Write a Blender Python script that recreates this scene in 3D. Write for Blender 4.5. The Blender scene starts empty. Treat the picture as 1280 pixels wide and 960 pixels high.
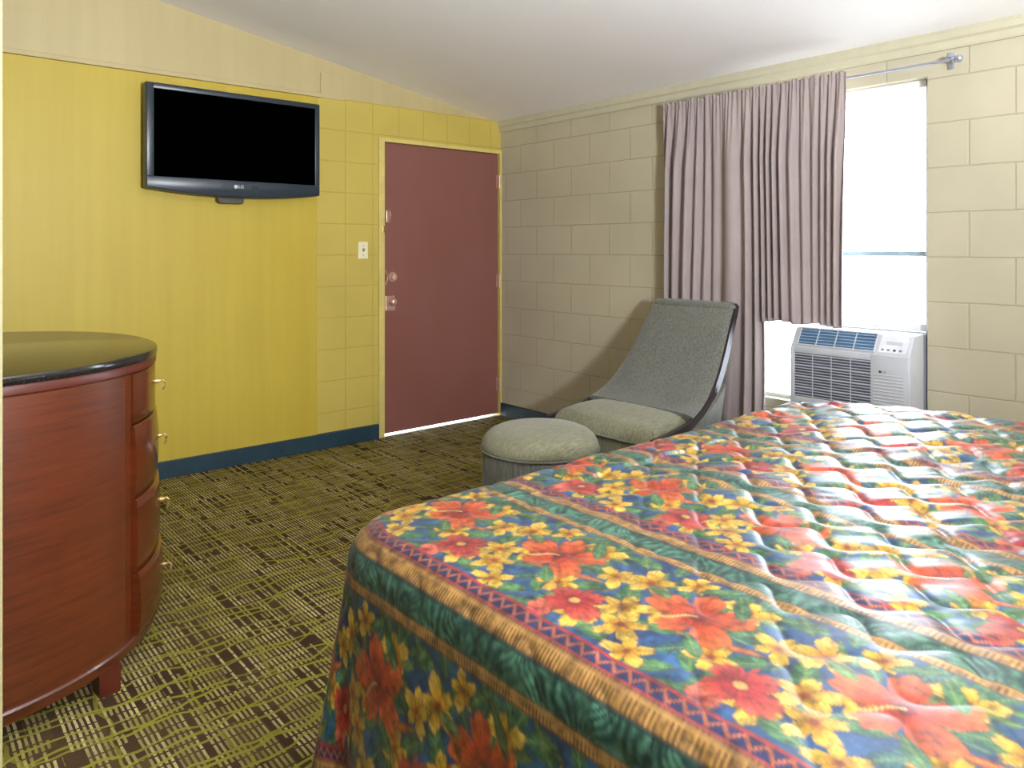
import bpy, bmesh, math, random
import numpy as np
from mathutils import Vector, Matrix
random.seed(7)
SC = bpy.context.scene
COL = SC.collection
PI = math.pi

# ------------------------------------------------------------------ helpers
def lin(c):
    return tuple(((v/255.)/12.92 if v/255. <= .04045 else ((v/255.+.055)/1.055)**2.4) for v in c)
def rgba(c): return (*lin(c), 1.0)

class Nodes:
    """small wrapper to wire a procedural material"""
    def __init__(self, name, rough=.6, spec=.5, metal=0.):
        self.m = bpy.data.materials.new(name); self.m.use_nodes = True
        self.t = self.m.node_tree; self.b = self.t.nodes['Principled BSDF']
        self.b.inputs['Roughness'].default_value = rough
        self.b.inputs['Specular IOR Level'].default_value = spec
        self.b.inputs['Metallic'].default_value = metal
    def n(self, kind, **kw):
        nd = self.t.nodes.new(kind)
        for k, v in kw.items():
            if k.startswith('i_'): nd.inputs[k[2:].replace('_', ' ')].default_value = v
            else: setattr(nd, k, v)
        return nd
    def l(self, a, b): self.t.links.new(a, b)
    def coord(self, scale=(1, 1, 1), loc=(0, 0, 0), rot=(0, 0, 0)):
        tc = self.n('ShaderNodeTexCoord'); mp = self.n('ShaderNodeMapping')
        mp.inputs['Scale'].default_value = scale; mp.inputs['Location'].default_value = loc; mp.inputs['Rotation'].default_value = rot
        self.l(tc.outputs['Object'], mp.inputs['Vector']); return mp.outputs['Vector']
    def noise(self, vec, scale, detail=3., rough=.55, dist=0.):
        nd = self.n('ShaderNodeTexNoise'); nd.inputs['Scale'].default_value = scale
        nd.inputs['Detail'].default_value = detail; nd.inputs['Roughness'].default_value = rough; nd.inputs['Distortion'].default_value = dist
        self.l(vec, nd.inputs['Vector']); return nd.outputs['Fac']
    def math(self, op, a, b=None, c=None):
        nd = self.n('ShaderNodeMath', operation=op)
        for i, v in enumerate((a, b, c)):
            if v is None: continue
            if isinstance(v, (int, float)): nd.inputs[i].default_value = v
            else: self.l(v, nd.inputs[i])
        return nd.outputs[0]
    def mapr(self, v, a, b, c=0., d=1.):
        nd = self.n('ShaderNodeMapRange'); self.l(v, nd.inputs[0])
        for i, x in zip((1, 2, 3, 4), (a, b, c, d)): nd.inputs[i].default_value = x
        return nd.outputs[0]
    def mix(self, f, a, b):
        nd = self.n('ShaderNodeMix', data_type='RGBA')
        if isinstance(f, (int, float)): nd.inputs[0].default_value = f
        else: self.l(f, nd.inputs[0])
        for s, v in ((6, a), (7, b)):
            if isinstance(v, tuple): nd.inputs[s].default_value = v if len(v) == 4 else (*v, 1)
            else: self.l(v, nd.inputs[s])
        return nd.outputs[2]
    def color(self, c):
        if isinstance(c, tuple): self.b.inputs['Base Color'].default_value = c
        else: self.l(c, self.b.inputs['Base Color'])
    def bump(self, h, strength=.3, dist=.01):
        nd = self.n('ShaderNodeBump'); nd.inputs['Strength'].default_value = strength; nd.inputs['Distance'].default_value = dist
        self.l(h, nd.inputs['Height']); self.l(nd.outputs['Normal'], self.b.inputs['Normal'])

def plain(name, c, rough=.5, spec=.5, metal=0., vary=.06, scale=12., bump=0.):
    N = Nodes(name, rough, spec, metal)
    v = N.coord(); f = N.noise(v, scale)
    a = rgba(tuple(x*(1-vary) for x in c)); b = rgba(tuple(min(255, x*(1+vary)) for x in c))
    N.color(N.mix(N.mapr(f, .3, .7), a, b))
    if bump: N.bump(N.noise(v, scale*12), bump, .002)
    return N.m

def new_obj(name, bm, mat, parent=None, smooth=False, angle=None):
    me = bpy.data.meshes.new(name)
    bmesh.ops.recalc_face_normals(bm, faces=bm.faces[:])
    bm.to_mesh(me); bm.free()
    me.materials.append(mat)
    o = bpy.data.objects.new(name, me); COL.objects.link(o)
    if smooth or angle:
        for p in me.polygons: p.use_smooth = True
        if angle:
            try: me.set_sharp_from_angle(angle=math.radians(angle))
            except Exception: pass
    if parent: o.parent = parent
    return o
def thing(name, label, cat, loc=(0, 0, 0), group=None):
    o = bpy.data.objects.new(name, None); COL.objects.link(o)
    o.location = loc; o.empty_display_size = .05
    o['label'] = label; o['category'] = cat
    if group: o['group'] = group
    return o
def tag(o, label, cat, group=None):
    o['label'] = label; o['category'] = cat
    if group: o['group'] = group
    return o
def struct(o): o['kind'] = 'structure'; return o
def local(root, *objs):
    """geometry was written in world space: shift it into its parent's frame"""
    for o in objs:
        o.data.transform(Matrix.Translation(-root.location))

def box(bm, x0, x1, y0, y1, z0, z1, bev=0., seg=2):
    b2 = bmesh.new()
    r = bmesh.ops.create_cube(b2, size=1.)
    bmesh.ops.scale(b2, vec=(abs(x1-x0), abs(y1-y0), abs(z1-z0)), verts=b2.verts)
    bmesh.ops.translate(b2, vec=((x0+x1)/2, (y0+y1)/2, (z0+z1)/2), verts=b2.verts)
    if bev: bmesh.ops.bevel(b2, geom=b2.edges[:], offset=bev, segments=seg, profile=.5, affect='EDGES')
    join(bm, b2)
def join(bm, b2, mat=None):
    mp = {}
    for v in b2.verts: mp[v] = bm.verts.new(mat @ v.co if mat else v.co)
    for f in b2.faces:
        try: bm.faces.new([mp[v] for v in f.verts])
        except ValueError: pass
    b2.free()
def prism(bm, pts, axis, a, b, bev=0., seg=2):
    """polygon pts in the two other axes, extruded along axis from a to b"""
    b2 = bmesh.new()
    def mk(p, h):
        return {'y': (p[0], h, p[1]), 'x': (h, p[0], p[1]), 'z': (p[0], p[1], h)}[axis]
    lo = [b2.verts.new(mk(p, a)) for p in pts]; hi = [b2.verts.new(mk(p, b)) for p in pts]
    n = len(pts)
    b2.faces.new(lo); b2.faces.new(hi[::-1])
    for i in range(n): b2.faces.new((lo[i], lo[(i+1) % n], hi[(i+1) % n], hi[i]))
    bmesh.ops.recalc_face_normals(b2, faces=b2.faces[:])
    if bev: bmesh.ops.bevel(b2, geom=b2.edges[:], offset=bev, segments=seg, profile=.5, affect='EDGES')
    join(bm, b2)
def cyl(bm, p0, p1, r0, r1=None, n=20, cap=True):
    r1 = r0 if r1 is None else r1
    p0, p1 = Vector(p0), Vector(p1); d = (p1-p0)
    q = d.to_track_quat('Z', 'Y').to_matrix().to_4x4()
    b2 = bmesh.new()
    bmesh.ops.create_cone(b2, cap_ends=cap, segments=n, radius1=r0, radius2=r1, depth=d.length)
    join(bm, b2, Matrix.Translation((p0+p1)/2) @ q)
def ball(bm, c, r, sc=(1, 1, 1), u=16, v=10):
    b2 = bmesh.new(); bmesh.ops.create_uvsphere(b2, u_segments=u, v_segments=v, radius=r)
    join(bm, b2, Matrix.Translation(c) @ Matrix.Diagonal((*sc, 1)))
def tube(bm, pts, r, n=10):
    pts = [Vector(p) for p in pts]; rings = []
    for i, p in enumerate(pts):
        d = (pts[min(i+1, len(pts)-1)]-pts[max(i-1, 0)]).normalized()
        q = d.to_track_quat('Z', 'Y').to_matrix()
        rings.append([bm.verts.new(p + q @ Vector((r*math.cos(2*PI*k/n), r*math.sin(2*PI*k/n), 0))) for k in range(n)])
    for a, b in zip(rings, rings[1:]):
        for k in range(n): bm.faces.new((a[k], a[(k+1) % n], b[(k+1) % n], b[k]))
    bm.faces.new(rings[0][::-1]); bm.faces.new(rings[-1])
def sheet(bm, rows, close_u=False):
    """rows of points -> quads; returns vertex rows"""
    V = [[bm.verts.new(p) for p in r] for r in rows]
    for a, b in zip(V, V[1:]):
        m = len(a)
        for k in range(m if close_u else m-1):
            bm.faces.new((a[k], a[(k+1) % m], b[(k+1) % m], b[k]))
    return V
def text_mesh(name, s, size, mat, parent, M, depth=.0006):
    cu = bpy.data.curves.new(name, 'FONT'); cu.body = s; cu.size = size; cu.extrude = depth
    cu.align_x = 'LEFT'; cu.align_y = 'CENTER'
    tmp = bpy.data.objects.new(name+'_tmp', cu); COL.objects.link(tmp)
    dg = bpy.context.evaluated_depsgraph_get(); dg.update()
    me = bpy.data.meshes.new_from_object(tmp.evaluated_get(dg))
    bpy.data.objects.remove(tmp); bpy.data.curves.remove(cu)
    me.transform(M); me.materials.clear(); me.materials.append(mat); me.name = name
    o = bpy.data.objects.new(name, me); COL.objects.link(o); o.parent = parent
    return o

# ------------------------------------------------------------------ materials
def block_paint(name, c, mortar, bw, uaxis, ush, stack=False, bumpy=.45):
    N = Nodes(name, .55, .35)
    tc = N.n('ShaderNodeTexCoord'); sp = N.n('ShaderNodeSeparateXYZ'); N.l(tc.outputs['Object'], sp.inputs[0])
    u = N.math('ADD', sp.outputs[uaxis], ush + 40*bw); v = N.math('ADD', sp.outputs['Z'], -.02)
    wob = N.noise(tc.outputs['Object'], 9., 2.)
    v = N.math('ADD', v, N.math('MULTIPLY', N.math('SUBTRACT', wob, .5), .006))
    cb = N.n('ShaderNodeCombineXYZ'); N.l(u, cb.inputs[0]); N.l(v, cb.inputs[1])
    br = N.n('ShaderNodeTexBrick'); N.l(cb.outputs[0], br.inputs['Vector'])
    br.offset = 0. if stack else .5; br.offset_frequency = 2
    for k, x in (('Scale', 1.), ('Mortar Size', .0045), ('Mortar Smooth', .6), ('Brick Width', bw), ('Row Height', .2025), ('Bias', 0.)):
        br.inputs[k].default_value = x
    big = N.noise(tc.outputs['Object'], 1.6, 3.); fine = N.noise(tc.outputs['Object'], 160., 4., .6)
    base = N.mix(N.mapr(big, .35, .65), rgba(tuple(x*.965 for x in c)), rgba(tuple(min(255, x*1.02) for x in c)))
    N.color(N.mix(N.math('MULTIPLY', br.outputs['Fac'], .55), base, rgba(mortar)))
    h = N.math('ADD', N.math('MULTIPLY', br.outputs['Fac'], -1.), N.math('MULTIPLY', fine, .16))
    N.bump(h, bumpy, .006)
    return N.m

M_WALL_BACK = block_paint('yellow_block_paint', (190, 170, 82), (170, 146, 64), .2032, 'X', .095, True)
M_WALL_RIGHT = block_paint('cream_block_paint', (187, 180, 156), (158, 148, 118), .3515, 'Y', .234)
def wall_paint(name, c, c2):
    N = Nodes(name, .5, .4); v = N.coord()
    f = N.mapr(N.noise(v, 1.3, 4.), .3, .7); st = N.mapr(N.noise(N.coord(scale=(7, 7, .35)), 2., 4.), .35, .7)
    N.color(N.mix(N.math('MULTIPLY', st, .5), N.mix(f, rgba(c), rgba(c2)), rgba(tuple(x*.95 for x in c))))
    N.bump(N.noise(v, 140., 3.), .06, .002); return N.m
M_PANEL = wall_paint('yellow_panel_paint', (184, 160, 52), (189, 167, 60))
M_GABLE = wall_paint('beige_gable_paint', (184, 168, 122), (190, 174, 129))
M_CREAM = plain('cream_trim_paint', (192, 187, 162), .45, .4, vary=.02)
M_FRAME = plain('yellow_frame_paint', (206, 188, 110), .45, .4, vary=.04)
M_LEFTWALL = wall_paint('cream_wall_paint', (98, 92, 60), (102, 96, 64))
M_CEIL = plain('white_ceiling_paint', (250, 248, 250), .8, .2, vary=.008, scale=2.)
M_BASE = plain('dark_teal_vinyl', (30, 54, 66), .45, .45, vary=.08)
M_DOORPAINT = None
def door_paint():
    N = Nodes('oxblood_door_paint', .42, .45); v = N.coord(scale=(1, 1, .5))
    f = N.mapr(N.noise(v, 2.2, 4.), .3, .7)
    sc = N.noise(N.coord(scale=(3, 3, 9)), 22., 2.)
    N.color(N.mix(N.math('MULTIPLY', N.math('GREATER_THAN', sc, .735), .5), N.mix(f, rgba((124, 77, 66)), rgba((129, 83, 76))), rgba((160, 110, 96))))
    N.bump(N.noise(N.coord(scale=(30, 30, 1)), 8., 3.), .05, .002); return N.m
M_DOORPAINT = door_paint()
M_NICKEL = plain('pinkish_worn_metal', (206, 168, 152), .35, .5, .55)
M_DARKGAP = plain('dark_shadow_gap', (40, 28, 22), .8, .2)
M_ALU = plain('white_aluminium', (232, 234, 236), .4, .5)
M_GREYALU = plain('grey_blue_aluminium', (150, 172, 186), .4, .5)
M_WHITEPL = plain('white_plastic', (194, 198, 206), .38, .5, vary=.02)
M_PLATE = plain('ivory_switch_plastic', (232, 222, 186), .4, .5, vary=.02)
M_SWGREY = plain('grey_toggle_plastic', (150, 140, 112), .4, .5)
M_SLATBLUE = plain('blue_grey_louvre_plastic', (64, 92, 122), .45, .4)
M_ACGREY = plain('grey_grille_back', (84, 86, 100), .6, .3)
M_ACDARK = plain('black_button_plastic', (60, 62, 70), .4, .4)
M_ACSIDE = plain('grey_sleeve_metal', (120, 124, 136), .5, .5)
M_TVBODY = plain('black_glossy_bezel', (38, 48, 58), .34, .5, vary=.03)
M_SCREEN = plain('black_screen_glass', (1, 1, 1), .7, .0, vary=0.)
M_TVGREY = plain('dark_grey_bracket', (70, 66, 48), .45, .5)
M_LOGO = plain('silver_lettering', (205, 208, 212), .3, .5, .4)
M_BRASS = plain('aged_brass', (176, 146, 92), .35, .5, .7)
M_RODM = plain('pewter_metal', (176, 180, 196), .35, .5, .6)
def glass():
    N = Nodes('window_glass'); t = N.t
    tr = N.n('ShaderNodeBsdfTransparent'); gl = N.n('ShaderNodeBsdfGlossy'); mx = N.n('ShaderNodeMixShader')
    tr.inputs[0].default_value = (.95, .97, .97, 1); gl.inputs['Roughness'].default_value = .02
    fr = N.n('ShaderNodeFresnel'); fr.inputs[0].default_value = 1.45
    N.l(N.math('MULTIPLY', fr.outputs[0], .6), mx.inputs[0]); N.l(tr.outputs[0], mx.inputs[1]); N.l(gl.outputs[0], mx.inputs[2])
    N.l(mx.outputs[0], t.nodes['Material Output'].inputs['Surface']); return N.m
M_GLASS = glass()
def wood(name, dark, light, rough=.22, axis='z'):
    N = Nodes(name, rough, .5)
    # grain runs horizontally round the curved case
    v = N.coord(scale=(1.2, 1.2, 26)); g = N.noise(v, 3.2, 5., .62, .6)
    v2 = N.coord(scale=(5, 5, 60)); g2 = N.noise(v2, 5., 3., .6, .3)
    b = N.noise(N.coord(), 2.2, 2.)
    f = N.math('ADD', N.math('MULTIPLY', g, .62), N.math('ADD', N.math('MULTIPLY', g2, .22), N.math('MULTIPLY', b, .3)))
    N.color(N.mix(N.mapr(f, .38, .76), rgba(dark), rgba(light)))
    N.b.inputs['Coat Weight'].default_value = .35; N.b.inputs['Coat Roughness'].default_value = .14
    return N.m
M_CHERRY = wood('cherry_veneer', (52, 20, 7), (94, 41, 15), .36)
M_CHERRY2 = wood('cherry_drawer_veneer', (57, 22, 9), (98, 43, 18), .2)
M_CHERRYD = plain('dark_cherry_solid', (74, 27, 16), .35, .5)
M_RAILWOOD = plain('espresso_stained_wood', (52, 42, 44), .3, .5)
def granite():
    N = Nodes('black_stone_laminate', .16, .6); v = N.coord()
    sp = N.math('GREATER_THAN', N.noise(v, 240., 2.), .66)
    N.color(N.mix(sp, rgba((26, 24, 24)), rgba((70, 62, 50)))); return N.m
M_STONE = granite()
def upholstery(name, dark, light, zs):
    N = Nodes(name, .8, .25)
    a = N.noise(N.coord(scale=zs), 18., 3., .6, .2); b = N.noise(N.coord(), 260., 2.); c = N.noise(N.coord(), 2.4, 3.)
    f = N.math('ADD', N.math('MULTIPLY', a, .62), N.math('ADD', N.math('MULTIPLY', b, .22), N.math('MULTIPLY', c, .22)))
    N.color(N.mix(N.mapr(f, .36, .70), rgba(dark), rgba(light)))
    N.b.inputs['Sheen Weight'].default_value = .25
    N.bump(N.math('ADD', b, a), .15, .002); return N.m
M_UPH = upholstery('olive_grey_chenille_shaded', (76, 78, 73), (126, 127, 117), (7, 7, .8))  # darker copy of the fabric: shade on backs and sides put into its colour
M_UPHT = upholstery('olive_grey_chenille_seat_lit', (98, 97, 78), (150, 147, 118), (1.2, 9, 3))  # lighter copy of the same fabric for the lit seat and ottoman top
def curtain_mat():
    N = Nodes('taupe_curtain_cloth', .75, .2)
    w = N.noise(N.coord(scale=(1, 60, 60)), 14., 2.); b = N.noise(N.coord(), 3., 3.)
    col = N.mix(N.mapr(N.math('ADD', N.math('MULTIPLY', w, .5), N.math('MULTIPLY', b, .5)), .35, .65), rgba((152, 139, 138)), rgba((170, 156, 153)))
    N.color(col)
    tr = N.n('ShaderNodeBsdfTranslucent'); mx = N.n('ShaderNodeMixShader'); mx.inputs[0].default_value = .07
    N.l(col, tr.inputs[0]); out = N.t.nodes['Material Output']
    N.l(N.b.outputs[0], mx.inputs[1]); N.l(tr.outputs[0], mx.inputs[2]); N.l(mx.outputs[0], out.inputs['Surface'])
    N.bump(w, .08, .002); return N.m
M_CURTAIN = curtain_mat()
def carpet():
    N = Nodes('patterned_loop_carpet', .95, .1)
    tc = N.n('ShaderNodeTexCoord'); sp = N.n('ShaderNodeSeparateXYZ'); N.l(tc.outputs['Object'], sp.inputs[0])
    X, Y = sp.outputs['X'], sp.outputs['Y']
    low = N.noise(tc.outputs['Object'], 3.0, 3.); low2 = N.noise(tc.outputs['Object'], 7., 3.)
    wig = N.noise(tc.outputs['Object'], 30., 2.)
    xx = N.math('ADD', X, N.math('MULTIPLY', wig, .004))
    # short upright dashes in rows
    ROW = .050; PIT = .0140
    rowf = N.math('DIVIDE', N.math('ADD', Y, N.math('MULTIPLY', wig, .006)), ROW); row = N.math('FLOOR', rowf)
    colf = N.math('DIVIDE', xx, PIT); colu = N.math('FLOOR', colf)
    cb = N.n('ShaderNodeCombineXYZ'); N.l(colu, cb.inputs[0]); N.l(row, cb.inputs[1])
    wn = N.n('ShaderNodeTexWhiteNoise', noise_dimensions='2D'); N.l(cb.outputs[0], wn.inputs['Vector'])
    cc = N.n('ShaderNodeCombineXYZ'); N.l(colu, cc.inputs[0]); N.l(N.math('FLOOR', N.math('DIVIDE', rowf, 5.)), cc.inputs[1])
    wc = N.n('ShaderNodeTexWhiteNoise', noise_dimensions='2D'); N.l(cc.outputs[0], wc.inputs['Vector'])
    # groups of dashes (blocks of a few columns) share a tone
    cg = N.n('ShaderNodeCombineXYZ'); N.l(N.math('FLOOR', N.math('DIVIDE', X, .055)), cg.inputs[0]); N.l(N.math('FLOOR', N.math('DIVIDE', Y, .2)), cg.inputs[1])
    wg = N.n('ShaderNodeTexWhiteNoise', noise_dimensions='2D'); N.l(cg.outputs[0], wg.inputs['Vector'])
    dash = N.math('LESS_THAN', N.math('FRACT', colf), .52)
    gapr = N.math('LESS_THAN', N.math('FRACT', rowf), .88)
    on = N.math('MULTIPLY', N.math('MULTIPLY', dash, gapr), N.math('GREATER_THAN', N.math('ADD', N.math('ADD', N.math('MULTIPLY', wn.outputs['Value'], .28), N.math('MULTIPLY', wc.outputs['Value'], .85)), N.math('MULTIPLY', wg.outputs['Value'], .32)), .42))
    ground = N.mix(N.mapr(low, .35, .65), rgba((52, 36, 27)), rgba((76, 58, 38)))
    ground = N.mix(N.mapr(wg.outputs['Value'], .3, 1., 0., .45), ground, rgba((98, 88, 44)))
    dashc = N.mix(N.mapr(low2, .38, .62), rgba((214, 198, 146)), rgba((160, 150, 78)))
    dashc = N.mix(N.mapr(wg.outputs['Value'], 0., 1., 0., .55), dashc, rgba((118, 98, 54)))
    dashc = N.mix(N.mapr(wc.outputs['Value'], .2, 1., .55, 0.), dashc, rgba((100, 83, 46)))
    c = N.mix(on, ground, dashc)
    # wandering lime lines across the rows and thinner ones along them
    wy = N.math('ADD', Y, N.math('MULTIPLY', N.noise(N.coord(scale=(1, .5, 1)), 4.2, 2.), .16))
    l1 = N.math('LESS_THAN', N.math('PINGPONG', wy, .042), .0052)
    wy2 = N.math('ADD', Y, N.math('MULTIPLY', N.noise(N.coord(scale=(1, .6, 1), loc=(5, 2, 0)), 3.0, 2.), .26))
    l2 = N.math('LESS_THAN', N.math('PINGPONG', wy2, .075), .006)
    wx = N.math('ADD', X, N.math('MULTIPLY', N.noise(N.coord(scale=(.7, 1, 1), loc=(1, 7, 0)), 3.2, 2.), .2))
    l3 = N.math('LESS_THAN', N.math('PINGPONG', wx, .11), .005)
    ll = N.math('MAXIMUM', N.math('MAXIMUM', l1, l2), N.math('MULTIPLY', l3, .6))
    c = N.mix(N.math('MULTIPLY', ll, N.mapr(low2, .3, .6, .45, .95)), c, rgba((142, 138, 46)))
    N.color(c)
    N.bump(N.math('ADD', N.math('MULTIPLY', on, .6), N.noise(tc.outputs['Object'], 420., 2.)), .5, .004)
    return N.m
M_CARPET = carpet()

# ------------------------------------------------------------------ room shell
SL = .164; H0 = 2.245                       # ceiling rises away from the window wall
def ceil_z(x): return H0 - SL*x
bm = bmesh.new(); box(bm, -5.4, .25, -6.6, .02, -.12, 0); fl = struct(new_obj('floor', bm, M_CARPET))
bm = bmesh.new(); prism(bm, [(.25, ceil_z(.25)), (-5.4, ceil_z(-5.4)), (-5.4, ceil_z(-5.4)+.12), (.25, ceil_z(.25)+.12)], 'y', -6.6, .25)
struct(new_obj('ceiling', bm, M_CEIL))
# back wall (door and television wall), door opening x -1.045..0.012
DX0, DX1, DZ = -1.045, -.004, 2.012
bm = bmesh.new()
box(bm, -5.4, DX0, 0, .22, -.12, 2.25); box(bm, DX0, .25, 0, .22, DZ, 2.25); box(bm, DX1, .25, 0, .22, -.12, DZ)
wb = struct(new_obj('wall_back', bm, M_WALL_BACK))
bm = bmesh.new(); prism(bm, [(-5.4, 2.25), (.02, 2.25), (.02, ceil_z(.02)+.02), (-5.4, ceil_z(-5.4)+.02)], 'y', .004, .2)
g = new_obj('gable', bm, M_GABLE, wb)
bm = bmesh.new(); box(bm, -3.62, -1.522, -.013, .01, 0, 2.235, .003); new_obj('panel', bm, M_PANEL, wb)
bm = bmesh.new(); box(bm, -3.62, -1.49, -.020, .01, 2.236, 2.262, .004); struct(new_obj('trim_1', bm, M_GABLE))
bm = bmesh.new(); box(bm, -1.49, -1.33, -.006, .01, 2.238, 2.40, .003); struct(new_obj('trim_3', bm, M_GABLE))
# window wall
WY0, WY1, WZ0, WZ1 = -3.052, -2.15, .475, 2.062
bm = bmesh.new()
box(bm, 0, .2, -6.6, WY0, -.12, 2.28); box(bm, 0, .2, WY1, .02, -.12, 2.28)
box(bm, 0, .2, WY0, WY1, -.12, WZ0); box(bm, 0, .2, WY0, WY1, WZ1, 2.28)
struct(new_obj('wall_right', bm, M_WALL_RIGHT))
bm = bmesh.new(); prism(bm, [(.01, 2.165), (-.012, 2.165), (-.016, 2.175), (-.016, 2.20), (-.026, 2.21), (-.026, 2.235), (-.03, 2.25), (.01, 2.25)], 'y', -6.4, 0.)
struct(new_obj('trim_2', bm, M_CREAM))
# left wall: its end is the thin strip along the frame's left side
bm = bmesh.new(); box(bm, -5.2, -3.603, -3.892, 0, -.12, 3.2); struct(new_obj('wall_left', bm, M_LEFTWALL))
bm = bmesh.new(); box(bm, -5.4, -5.2, -6.6, 0, -.12, 3.2); struct(new_obj('wall_alcove', bm, M_LEFTWALL))
bm = bmesh.new(); box(bm, -5.4, .25, -6.6, -6.4, -.12, 3.2); struct(new_obj('wall_front', bm, M_LEFTWALL))
bm = bmesh.new(); box(bm, -3.603, DX0-.03, -.023, .005, 0, .098, .004); struct(new_obj('baseboard_back', bm, M_BASE))
bm = bmesh.new(); box(bm, -.012, .005, -6.4, -.0, 0, .10, .004); struct(new_obj('baseboard_right', bm, M_BASE))
# concrete walk outside the door
N = Nodes('concrete_walk', .9, .2); N.color(N.mix(N.noise(N.coord(), 6.), rgba((222, 220, 216)), rgba((232, 230, 227))))
bm = bmesh.new(); box(bm, -9, 9, .02, 7., -.13, -.002); struct(new_obj('ground', bm, N.m))
bm = bmesh.new(); box(bm, .25, 9, -9, .02, -.33, -.2); struct(new_obj('pavement', bm, N.m))

# ------------------------------------------------------------------ door
dr = struct(thing('door_1', 'dark red painted entrance door in yellow frame', 'door', (-.52, 0, 0)))
DR = []
bm = bmesh.new(); box(bm, -1.022, -.018, .012, .056, .016, 1.998, .002); DR.append(new_obj('slab', bm, M_DOORPAINT, dr))
bm = bmesh.new()
box(bm, DX0-.025, -1.026, -.012, .06, 0, 2.028, .003); box(bm, -.014, .001, -.014, .06, 0, 2.028, .003); box(bm, -1.026, -.014, -.012, .06, 2.001, 2.028, .003)
box(bm, DX0, -1.012, .058, .1, 0, 2.0); box(bm, -.028, .0, .058, .1, 0, 2.0); box(bm, -1.03, -.02, .058, .1, 1.985, 2.012)
DR.append(new_obj('door_frame', bm, M_FRAME, dr))
bm = bmesh.new()                                                     # swing-bar guard
box(bm, -1.004, -.976, .006, .013, 1.455, 1.54, .003); tube(bm, [(-.99, .004, 1.465), (-.984, -.012, 1.475), (-.984, -.016, 1.50), (-.984, -.012, 1.525), (-.99, .004, 1.535)], .0045, 8)
DR.append(new_obj('latch_guard', bm, M_NICKEL, dr))
bm = bmesh.new(); box(bm, -1.046, -1.029, -.018, -.010, 1.385, 1.43, .003); cyl(bm, (-1.036, -.012, 1.41), (-1.036, -.03, 1.41), .006); DR.append(new_obj('keeper', bm, M_BRASS, dr))
bm = bmesh.new(); cyl(bm, (-.955, .013, 1.083), (-.955, .0, 1.083), .036, .032, 28); cyl(bm, (-.955, .002, 1.083), (-.955, -.012, 1.083), .022, .019, 24)
box(bm, -.959, -.951, -.026, -.01, 1.068, 1.098, .002); DR.append(new_obj('deadbolt', bm, M_NICKEL, dr))
bm = bmesh.new(); tube(bm, [(-1.013, .006, 1.125), (-1.003, .002, 1.105), (-.999, .0, 1.08), (-1.003, .002, 1.055), (-1.013, .006, 1.03)], .004, 8); DR.append(new_obj('edge_plate', bm, M_NICKEL, dr))
bm = bmesh.new(); box(bm, -1.012, -.935, .004, .013, .852, .955, .004)
box(bm, -1.006, -.942, .001, .006, .862, .884, .002); DR.append(new_obj('lock_plate', bm, M_NICKEL, dr))
lp = DR[-1]
bm = bmesh.new(); cyl(bm, (-.972, .006, .915), (-.972, -.022, .915), .013, .012, 20); ball(bm, (-.972, -.036, .915), .026, (1, .72, 1), 20, 12)
kn = new_obj('door_knob', bm, M_NICKEL, lp, True); kn.data.transform(Matrix.Translation((.52, 0, 0)))
for z in (1.79, 1.03, .24):
    bm = bmesh.new(); cyl(bm, (-.016, -.006, z-.05), (-.016, -.006, z+.05), .0075, None, 12); box(bm, -.034, -.018, .008, .0125, z-.05, z+.05)
    DR.append(new_obj('hinge', bm, M_NICKEL, dr, angle=40))
bm = bmesh.new(); box(bm, DX0, -.004, .0, .22, -.01, .003); DR.append(new_obj('threshold', bm, M_ALU, dr))
local(dr, *DR)

# ------------------------------------------------------------------ window
wn = struct(thing('window_1', 'tall aluminium window behind the curtain', 'window', (.1, (WY0+WY1)/2, WZ0)))
WN = []
bm = bmesh.new(); F0, F1 = .06, .12
box(bm, F0, F1, WY0, WY0+.03, WZ0, WZ1, .003); box(bm, F0, F1, WY1-.03, WY1, WZ0, WZ1, .003)
box(bm, F0, F1, WY0, WY1, WZ1-.035, WZ1, .003); box(bm, F0, F1, WY0, WY1, WZ0, WZ0+.02, .003)
WN.append(new_obj('window_frame', bm, M_ALU, wn))
bm = bmesh.new(); box(bm, .07, .10, WY0+.03, WY1-.03, 1.238, 1.262, .003); WN.append(new_obj('meeting_rail', bm, M_GREYALU, wn))
bm = bmesh.new(); box(bm, .055, .115, WY0+.0, WY1-.0, .888, .925, .003); WN.append(new_obj('bottom_rail', bm, M_ALU, wn))
for a, b in ((1.262, WZ1-.035), (.925, 1.238), (WZ0+.02, .888)):
    bm = bmesh.new(); box(bm, .084, .088, WY0+.03, WY1-.03, a, b)
    WN.append(new_obj('pane', bm, M_GLASS, wn))
local(wn, *WN)

# ------------------------------------------------------------------ television
tv = thing('television', 'black flat television hung on the yellow wall left of the door', 'television', (-2.056, -.012, 1.60))
TV = []
X0, X1, ZT, ZB = -2.556, -1.556, 2.168, 1.602
def tv_outline(ins, belly):
    pts = [(X0+ins, ZT-ins), (X1-ins, ZT-ins)]
    n = 24
    for i in range(n+1):
        u = i/n; x = (X1-ins)+(X0-X1+2*ins)*u
        pts.append((x, ZB+ins - belly*(1-(2*u-1)**2)))
    return pts
bm = bmesh.new(); prism(bm, tv_outline(0, .034), 'y', -.125, -.075, .006, 2)
prism(bm, tv_outline(.09, .0), 'y', -.076, -.045, .012, 2)
TV.append(new_obj('casing', bm, M_TVBODY, tv, angle=35))
bm = bmesh.new(); box(bm, X0+.040, X1-.034, -.1275, -.120, 1.665, 2.135); TV.append(new_obj('screen', bm, M_SCREEN, tv))
bm = bmesh.new()                                                     # raised bezel round the screen
box(bm, X0+.004, X0+.040, -.131, -.12, 1.664, 2.164, .003); box(bm, X1-.034, X1-.004, -.131, -.12, 1.664, 2.164, .003)
box(bm, X0+.030, X1-.030, -.131, -.12, 2.135, 2.164, .004)
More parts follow.
